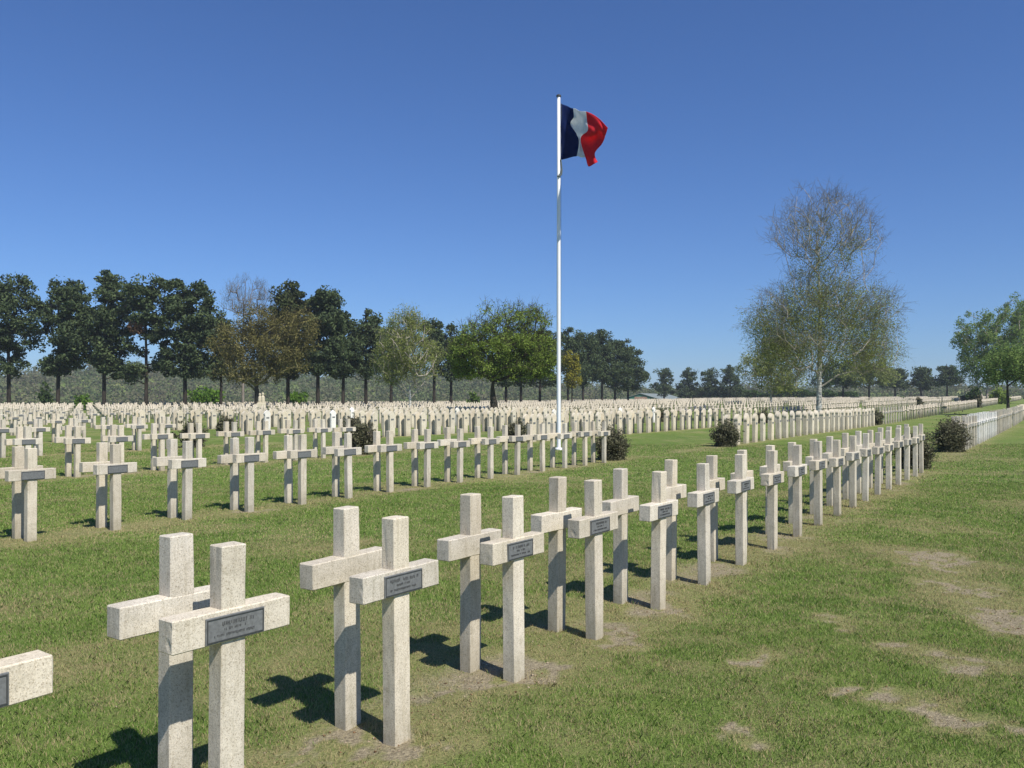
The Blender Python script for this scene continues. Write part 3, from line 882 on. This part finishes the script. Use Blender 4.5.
# its leaves sit lower in the crown only
def birch_leaves():
    D = 59; s = D/F; rng = np.random.default_rng(5)
    root = [o for o in COL.objects if o.get('label', '').startswith('tall drooping birch')][0]
    z0 = root.location.z; c = []
    for (cx, cy, rx, ry, n) in ((822, 300, 40, 40, 3600), (850, 312, 40, 38, 4400), (795, 318, 36, 34, 3600), (825, 345, 56, 28, 4600), (815, 235, 34, 26, 700), (845, 250, 32, 28, 700), (735+28, 320, 24, 24, 900), (770, 335, 26, 24, 1500), (878, 325, 22, 30, 1600), (870, 352, 30, 20, 2600), (822, 262, 34, 20, 700), (790, 352, 32, 20, 2000)):
        m_ = n//11
        q = rng.normal(size=(m_, 3)); q /= np.linalg.norm(q, axis=1)[:, None]; q *= rng.uniform(0, 1, (m_, 1))**.5
        k = np.stack([(cx-819)*s+q[:, 0]*rx*s, q[:, 1]*rx*s*.9, (HY-cy)*s+EYE-z0+q[:, 2]*ry*s], 1)
        k = np.repeat(k, 26, 0)+rng.normal(size=(m_*26, 3))*np.array([.28, .28, .34])
        c.append(k)
    c = np.concatenate(c)
    leaf_obj('foliage', c, .062*rng.uniform(.7, 1.4, len(c)), L_BIRCH, root, 0, 1.4)
birch_leaves()
tree('birch_tree', 'younger birch with a thin pale trunk, left of the tall birch', 'birch tree', 771, 112,
     [(771, 358, 26, 18), (765, 372, 28, 18), (782, 378, 26, 16), (775, 345, 16, 12)], 368, .14, 260, .85, 55, .15, L_BIRCH, B_BIRCH, rise=.8, twigs=4, twigm=B_BTWIG, limbm=B_PALE, droop=.25, fork=.2, minr=.02)
tree('round_tree', 'olive round-crowned tree right behind the tall birch', 'tree', 869, 215, [(868, 366, 20, 12), (862, 376, 26, 9), (880, 376, 20, 9)], 370, .3, 150, 1.2, 60, .34, L_BIRCH, B_DARK, fork=.2, group='round-crowned trees beyond the birch')
tree('round_tree', 'dark round-crowned tree seen through the tall birch', 'tree', 843, 222, [(840, 372, 20, 12), (835, 380, 24, 8)], 372, .3, 120, 1.2, 60, .34, L_DARKG, B_DARK, fork=.2, group='round-crowned trees beyond the birch')
# right edge
tree('leafy_tree', 'big pale green leafy tree with several trunks at the right edge', 'tree', 987, 146,
     [(978, 330, 20, 18), (970, 345, 15, 22), (985, 355, 24, 26), (1005, 335, 22, 30), (1022, 318, 20, 24), (1018, 350, 26, 34), (1042, 335, 26, 38), (966, 366, 10, 10), (980, 378, 12, 10)],
     372, .24, 500, 1.0, 80, .20, L_GREYG, B_PALE, stems=3, twigs=2, twigm=B_PALE, fork=.15, minr=.03, shell=.7)
tree('leafy_tree', 'low dark green tree with a straight black trunk behind the white crosses', 'tree', 1008, 74,
     [(1012, 362, 26, 17), (996, 370, 17, 13), (1030, 368, 24, 18)], 372, .15, 260, .6, 50, .12, L_GREYG, B_DARK, fork=.5, minr=.015)

# bushes
def bush(label, x, y, w_, h_, mat, n=2600, ls=.05, name='shrub', cat='shrub', group=None, tw=340, seed=1, rag=.34):
    rng = np.random.default_rng(seed)
    z = float(H(x, y)); root = empty(name, (x, y, z)); tag(root, label, cat, group)
    m_ = n//16
    q = rng.normal(size=(m_, 3)); q /= np.linalg.norm(q, axis=1)[:, None]; q[:, 2] = np.abs(q[:, 2])*1.0-.08
    rr = (rng.uniform(.25, 1, (m_, 1))**.4)*(1+rng.normal(size=(m_, 1))*rag*.5)
    k = q*rr*np.array([w_/2, w_/2, h_*.95]); k[:, 2] = np.maximum(k[:, 2], .04)
    low = np.clip(k[:, 2:3]/(h_*.45), .55, 1); k[:, :2] *= low
    c = np.repeat(k, 16, 0)+rng.normal(size=(m_*16, 3))*w_*.055
    c[:, 2] = np.maximum(c[:, 2], .02)
    leaf_obj('foliage', c, ls*rng.uniform(.6, 1.4, len(c)), mat, root, 0, 1.8)
    e = rng.normal(size=(tw, 3)); e /= np.linalg.norm(e, axis=1)[:, None]; e[:, 2] = np.abs(e[:, 2])+.25
    e = e*np.array([w_/2*1.05, w_/2*1.05, h_*.86])*rng.uniform(.75, 1.1, (tw, 1))
    s0 = np.stack([rng.normal(size=tw)*w_*.05, rng.normal(size=tw)*w_*.05, np.zeros(tw)], 1)
    midp = s0+(e-s0)*.5+np.array([0, 0, h_*.08])+rng.normal(size=(tw, 3))*w_*.03
    r = np.full(tw, .006*max(1, w_))
    V, Fc = join_np([tube_np(s0, midp, r, r*.7, 3), tube_np(midp, e, r*.7, r*.35, 3)])
    link('twigs', mesh_np('twigs', V, Fc), B_DARK, root)
    return root
GB = 'shrubs ending the rows of graves'
def rb(label, u, v, w_=.9, h_=.85, **kw):
    x, y = P(u, v); return bush(label, x, y, w_, h_, L_HEDGE, group=GB, seed=int(u*13+v*7), **kw)
rb('dark shrub touching the last cross of the nearest row', 21.3, 2.95, .95, .85, n=9000, ls=.034)
rb('shrub in front of the whitened crosses at right', 28.7, 2.98, 1.12, .98, n=12000, ls=.034)
rb('dark shrub behind the last cross of the second row', 19.95, 10.15, .98, .86, n=9500, ls=.034)
rb('rounded shrub on the open lawn before the steles', 27.9, 9.8, 1.0, .86, n=9500, ls=.038)
rb('shrub behind the last cross of the third row', 18.0, 17.4, 1.05, .95, n=4200, ls=.05)
rb('shrub at the start of the third-row steles', 25.9, 17.2, .95, .85, n=3200, ls=.055)
rb('shrub at the start of the fourth-row steles', 24.8, 24.5, .95, .9, n=2800, ls=.06)
rb('shrub after the last cross of the fourth row', 17.2, 24.5, .95, .85, n=2800, ls=.06)
rb('shrub at the start of the fifth-row steles', 24.0, 31.7, 1.0, .85, n=2400, ls=.07)
for k, (nm) in ((1, 'right end of the second-row steles'), (2, 'right end of the third-row steles'), (3, 'right end of the fourth-row steles'), (5, 'right end of the sixth-row steles')):
    for du, side in ((56.1, 'first'), (57.0, 'second')):
        rb(f'{side} low dark shrub at the {nm}', du, ROWS[k]+.2, .75, .95, n=900, ls=.09, tw=60)
rb('clipped black-green shrub with a shadow on the far lawn', 127, 9.9, 1.2, 1.75, n=1600, ls=.16, tw=60)
rb('small brown clipped shrub above the far crosses', 126.6, 17.2, 1.4, 1.35, n=1200, ls=.16, tw=60)
rb('tiny dark shrub farthest along the far crosses', 170.5, 15.4, 1.4, 1.6, n=1000, ls=.2, tw=60)

def gb(label, xp, D, wpx, hpx, ypb, mat, n=3200, ls=.28, name='bush', cat='bush'):
    s = D/F; x = px(xp, D); h_ = (float(0)+(HY-(ypb-hpx))*s+EYE)-float(H(x, D))
    return bush(label, x, D, wpx*s, h_, mat, n, ls, name, cat, seed=int(xp), tw=80)
gb('bright green bush behind the broad pine', 205, 128, 38, 14, 402, L_BRIGHT)
gb('bright green bush right of the bronze tree', 297, 130, 22, 12, 402, L_BRIGHT, 2400)
gb('bright green low bush between the left pines', 82, 130, 20, 8, 402, L_BRIGHT, 2000)
gb('blue-green bush between the two leftmost pines', 45, 136, 13, 20, 402, L_DARKG, 2200)
gb('dark bush left of the big leafy tree trunks', 973, 143, 14, 14, 400, L_DARKG, 2600, .22)
gb('yellow-green bush right of the big leafy tree trunks', 1000, 143, 22, 12, 400, L_FRESH, 2600, .22)
gb('pale bush beside the spreading tree trunk', 474, 132, 14, 9, 402, L_GREYG, 1600)

# hedge along the far end of the field
def hedge():
    rng = np.random.default_rng(77); n = 15000
    v = rng.uniform(52, 106, n); k = rng.uniform(0, 1, n); u = 262+rng.normal(size=n)*.9
    x, y = ST*u-CT*v, CT*u+ST*v
    top = 1.5+1.1*fbm(v, v*0, 5, 3, 3)*2
    z = H(x, y)+k**.7*top*1.15
    x0, y0 = P(262, 79); root = empty('hedge', (x0, y0, float(H(x0, y0)))); tag(root, 'long dark hedge under the small far pines', 'hedge')
    c = np.stack([x-x0, y-y0, z-root.location.z], 1)
    leaf_obj('foliage', c, .42*rng.uniform(.6, 1.3, n), L_DARKG, root)
hedge()

# far-off wood on the hillside
def wood():
    rng = np.random.default_rng(3)
    n = 5600
    r = rng.uniform(340, 560, n); a = rng.uniform(-.60, .66, n)
    x = r*np.sin(a); y = r*np.cos(a)
    keep = rng.uniform(0, 1, n) < np.where(a < .18, 1, .55)
    x, y, r = x[keep], y[keep], r[keep]
    m_ = len(x); per = 44
    rad = rng.uniform(1.5, 3.8, m_); hh = (1.2+7.0*rng.uniform(0, 1, m_)**2.2)*np.where(np.arctan2(x, y) < .15, 1, .7)
    q = rng.normal(size=(m_, per, 3)); q /= np.linalg.norm(q, axis=2)[:, :, None]; q *= rng.uniform(.3, 1, (m_, per, 1))**.5
    c = np.stack([x, y, H(x, y)+hh*.5], 1)[:, None, :]+q*np.stack([rad, rad, hh*.62], 1)[:, None, :]
    c = c.reshape(-1, 3)
    V = quads(c, rng.uniform(.5, 1.2, len(c)), 0, 1.3, rng)
    tag(link('far_wood', mesh_np('far_wood', V, np.arange(len(V)).reshape(-1, 4)), L_WOOD), 'hazy olive and brown woodland covering the low hills', 'woodland', kind='stuff')
wood()

# ---------------------------------------------------------------- flagpole and flag
PX_, PY_ = px(558.7, 26.7), 26.7
pz = float(H(PX_, PY_)); s = PY_/F
ptop = (HY-97)*s+EYE-pz
fp = empty('flagpole', (PX_, PY_, pz)); tag(fp, 'tall white flagpole standing on the lawn among the graves', 'flagpole')
b = MB(); b.lathe([(.068, -.1), (.068, .0), (.064, ptop*.35), (.058, ptop*.7), (.050, ptop)], n=20); o = b.build('mast', M_POLE, fp)
for p in o.data.polygons: p.use_smooth = True
b = MB(); b.lathe([(.062, 0), (.078, .012), (.078, .05), (.05, .075), (.012, .085)], (0, 0, ptop), 16); b.build('cap', M_CAP, fp)
b = MB(); b.lathe([(.13, -.05), (.13, .05), (.10, .07), (.075, .075)], n=20); b.build('collar', M_POLE, fp)
def tube_path(pts, r, n=8):
    pts = np.array(pts); v, f = tube_np(pts[:-1], pts[1:], np.full(len(pts)-1, r), np.full(len(pts)-1, r), n); return v, f
hz = lambda y: (HY-y)*s+EYE-pz
pts = [(.075+.02*math.sin(i*.9), -.02, hz(103)-(hz(103)-hz(160))*i/12) for i in range(13)]
halls = [tube_path(pts, .006)]
halls.append(tube_path([(.062, -.055, hz(160)), (.085, -.05, hz(165)), (.10, -.05, hz(171)), (.085, -.06, hz(175)), (.02, -.085, hz(177)), (-.05, -.07, hz(176.5))], .022))
halls.append(tube_path([(-.02, -.085, hz(177)), (.05, -.075, hz(174)), (.08, -.05, hz(169)), (.07, -.055, hz(164))], .016))
halls.append(tube_path([(.072, -.02, hz(176)-i*(hz(176)-.9)/8) for i in range(9)], .005))
V, Fc = join_np(halls); link('halyard', mesh_np('halyard', V, Fc, True), M_ROPE, fp)

def flag():
    q = 1/6.4
    # stations along the cloth: (top edge point, points down to the bottom edge) read as crop coordinates
    cols = [
        (0.0, [(392, 150), (392, 240), (390, 330), (390, 420), (392, 512)]),
        (.17, [(428, 166), (430, 255), (422, 335), (440, 415), (440, 499)]),
        (.333, [(466, 181), (470, 238), (450, 284), (503, 378), (490, 487)]),
        (.45, [(505, 193), (512, 255), (488, 325), (510, 395), (515, 493)]),
        (.62, [(552, 205), (560, 270), (563, 322), (516, 377), (548, 502)]),
        (.72, [(590, 214), (600, 280), (590, 340), (545, 405), (566, 550)]),
        (.86, [(640, 255), (648, 305), (636, 360), (590, 440), (600, 540)]),
        (1.0, [(690, 305), (676, 350), (655, 405), (606, 470), (627, 522)])]
    dep = {0.0: (0, 0, 0, 0, 0), .17: (.10, .03, -.09, -.03, .06), .333: (-.08, -.10, .10, .13, -.04), .45: (-.20, .02, .16, -.03, -.16), .62: (.10, .16, -.13, .12, .08),
           .72: (.22, .02, -.14, .16, .16), .86: (.0, -.14, .10, .20, -.12), 1.0: (-.12, .12, .16, -.02, .10)}
    ks = np.array([c[0] for c in cols]); A = np.zeros((len(ks), 5, 3))
    for i, (f, pts) in enumerate(cols):
        for j, (a_, b_) in enumerate(pts):
            ix = 500+a_*q; iy = 80+b_*q
            t_ = (ix-CX)/F; xr = (ix-558.7)*s; k_ = .45*min(1, max(xr, 0)/.4)+.85*float(sst(.3, 1.05, xr))
            d_ = (PY_+dep[f][j]*.7+k_*PX_)/(1+k_*t_)          # the fly end swings towards the camera
            A[i, j] = (t_*d_-PX_, d_-PY_, (HY-iy)/F*d_+EYE-pz)
    A[0, :, 0] = .06
    def cr(p, t):       # catmull-rom through rows of p at parameter t in [0,len-1]
        n = len(p)-1; i = min(int(t), n-1); f = t-i
        p0, p1, p2, p3 = p[max(i-1, 0)], p[i], p[i+1], p[min(i+2, n)]
        return .5*((2*p1)+(-p0+p2)*f+(2*p0-5*p1+4*p2-p3)*f*f+(-p0+3*p1-3*p2+p3)*f**3)
    NU, NV = 56, 32
    V = []; fr = []
    for i in range(NU+1):
        f = i/NU
        # index space along the stations
        k = np.interp(f, [0, .333, .6667, 1.0], [0, 2, 4, 7])
        row = np.array([cr(A[:, j], k) for j in range(5)])
        for j in range(NV+1):
            p = cr(row, j/NV*4).copy()
            amp = min(f*3, 1)
            p[1] += amp*(.030*math.sin(9*f*3+j*.18)+.018*math.sin(j*.55-f*21))
            V.append(p)
    Fc = []; mi = []
    for i in range(NU):
        for j in range(NV):
            a_ = i*(NV+1)+j; Fc.append((a_, a_+1, a_+NV+2, a_+NV+1)); mi.append(0 if (i+.5)/NU < .333 else (1 if (i+.5)/NU < .6667 else 2))
    me = mesh_np('flag', V, Fc, True)
    o = link('flag', me, [M_BLUE, M_WHITE, M_RED]); me.polygons.foreach_set('material_index', np.array(mi, np.int32))
    o.location = (PX_, PY_, pz)
    sd = o.modifiers.new('Thickness', 'SOLIDIFY'); sd.thickness = .004
    tag(o, 'blue, white and red flag flying in the wind from the flagpole', 'flag')
flag()

# ---------------------------------------------------------------- pale stone marker by the bronze tree
X_, D_ = px(261.5, 88), 88
b = MB(); sm = D_/F
z_ = float(H(X_, D_)); top_ = (HY-392.5)*sm+EYE-z_
mk = empty('stone_marker', (X_, D_, z_)); tag(mk, 'pale stone marker below the bronze tree, above the crosses', 'stone marker')
b.box((0, 0, top_*.25), (.86, .5, top_*.5), .04); b.box((0, 0, top_*.53), (.74, .42, .12), .03); b.build('plinth', M_STELE, mk)
b = MB(); b.lathe([(.17, top_*.54), (.20, top_*.62), (.17, top_*.78), (.09, top_*.83), (.12, top_*.90), (.09, top_*.96), (.02, top_*.975)], (-.17, 0, 0), 12)
b.lathe([(.20, top_*.54), (.22, top_*.64), (.19, top_*.80), (.09, top_*.86), (.13, top_*.92), (.10, top_*.98), (.02, top_)], (.15, 0, 0), 12)
b.build('finials', M_STELE, mk)

# signpost between two far blocks of crosses
x, y = P(88.5, 9.9); z = float(H(x, y))
M_SIGN = plain('dark_green_board', (.035, .05, .035), .6)
sp = empty('signpost', (x, y, z)); tag(sp, 'thin dark post with a small board among far crosses', 'signpost')
b = MB(); b.lathe([(.035, -.1), (.035, 1.6), (.01, 1.64)], n=8); b.build('post', M_SIGN, sp)
b = MB(); b.box((.22, -.045, .62), (.44, .02, .16), .004); b.box((.05, -.03, .66), (.06, .03, .04)); b.build('board', M_SIGN, sp)

# barn beyond the field
def barn():
    D = 300; s = D/F
    Xc = px(640, D); zb = (HY-400)*s+EYE       # eaves height
    gw = 15.4; L = 34; rise = 2.3; wallh = 3.6
    base = zb-wallh
    root = empty('barn', (Xc, D, base)); tag(root, 'green-walled barn with a low grey roof beyond the graves', 'barn')
    mg = plain('green_boards', (.03, .17, .115), .7, var=.15, scale=1); mr = plain('grey_sheet_roof', (.20, .23, .215), .6, var=.1, scale=.4)
    mb = plain('brick_panel', (.30, .19, .14), .9, var=.15, scale=2)
    # gable end faces the camera; the long side runs back and to the right
    dx, dy = 15.0, 26.0
    g0, g1, ga = (-gw/2, 0), (gw/2, 0), (0, 0)
    b = MB()
    vs = [(-gw/2, 0, 0), (gw/2, 0, 0), (gw/2, 0, wallh), (0, 0, wallh+rise), (-gw/2, 0, wallh)]
    vs2 = [(x+dx, y+dy, z) for x, y, z in vs]
    b.add(vs+vs2, [(0, 1, 2, 3, 4), (5, 9, 8, 7, 6), (1, 6, 7, 2), (0, 4, 9, 5)]); b.build('wall', mg, root)
    b = MB(); t = .12; e = .5
    for sg in (-1, 1):
        p0 = (sg*(gw/2+e), -e, wallh-e*rise/(gw/2)+.05); p1 = (0, -e, wallh+rise+.05)
        q0 = (p0[0]+dx, p0[1]+dy+2*e, p0[2]); q1 = (dx, p1[1]+dy+2*e, p1[2])
        lo = [p0, p1, q1, q0]; b.add(lo+[(x, y, z+t) for x, y, z in lo], [(0, 1, 2, 3), (7, 6, 5, 4), (0, 4, 5, 1), (1, 5, 6, 2), (2, 6, 7, 3), (3, 7, 4, 0)])
    b.build('roof', mr, root)
    b = MB(); b.box((.3, -.06, wallh*.55), (4.6, .12, wallh*1.55), .01); b.build('door', mb, root)
    b = MB(); b.box((-2.12, -.14, wallh*.55), (.14, .06, wallh*1.5)); b.box((2.72, -.14, wallh*.55), (.14, .06, wallh*1.5)); b.build('door_posts', mg, root)
barn()

# ---------------------------------------------------------------- thin spring haze over the fields
def haze():
    b = MB(); b.box((0, 650, 22), (3200, 2000, 62)); me = b.mesh('haze')
    m, nt, out = newmat('air'); v = N(nt, 'ShaderNodeVolumePrincipled')
    v.inputs['Density'].default_value = HAZE; v.inputs['Color'].default_value = (.80, .88, 1, 1)
    nt.links.new(v.outputs[0], out.inputs['Volume'])
    tag(link('haze', me, m), 'thin pale blue haze between the camera and the hills', 'haze', kind='stuff')
HAZE = .00028
haze()
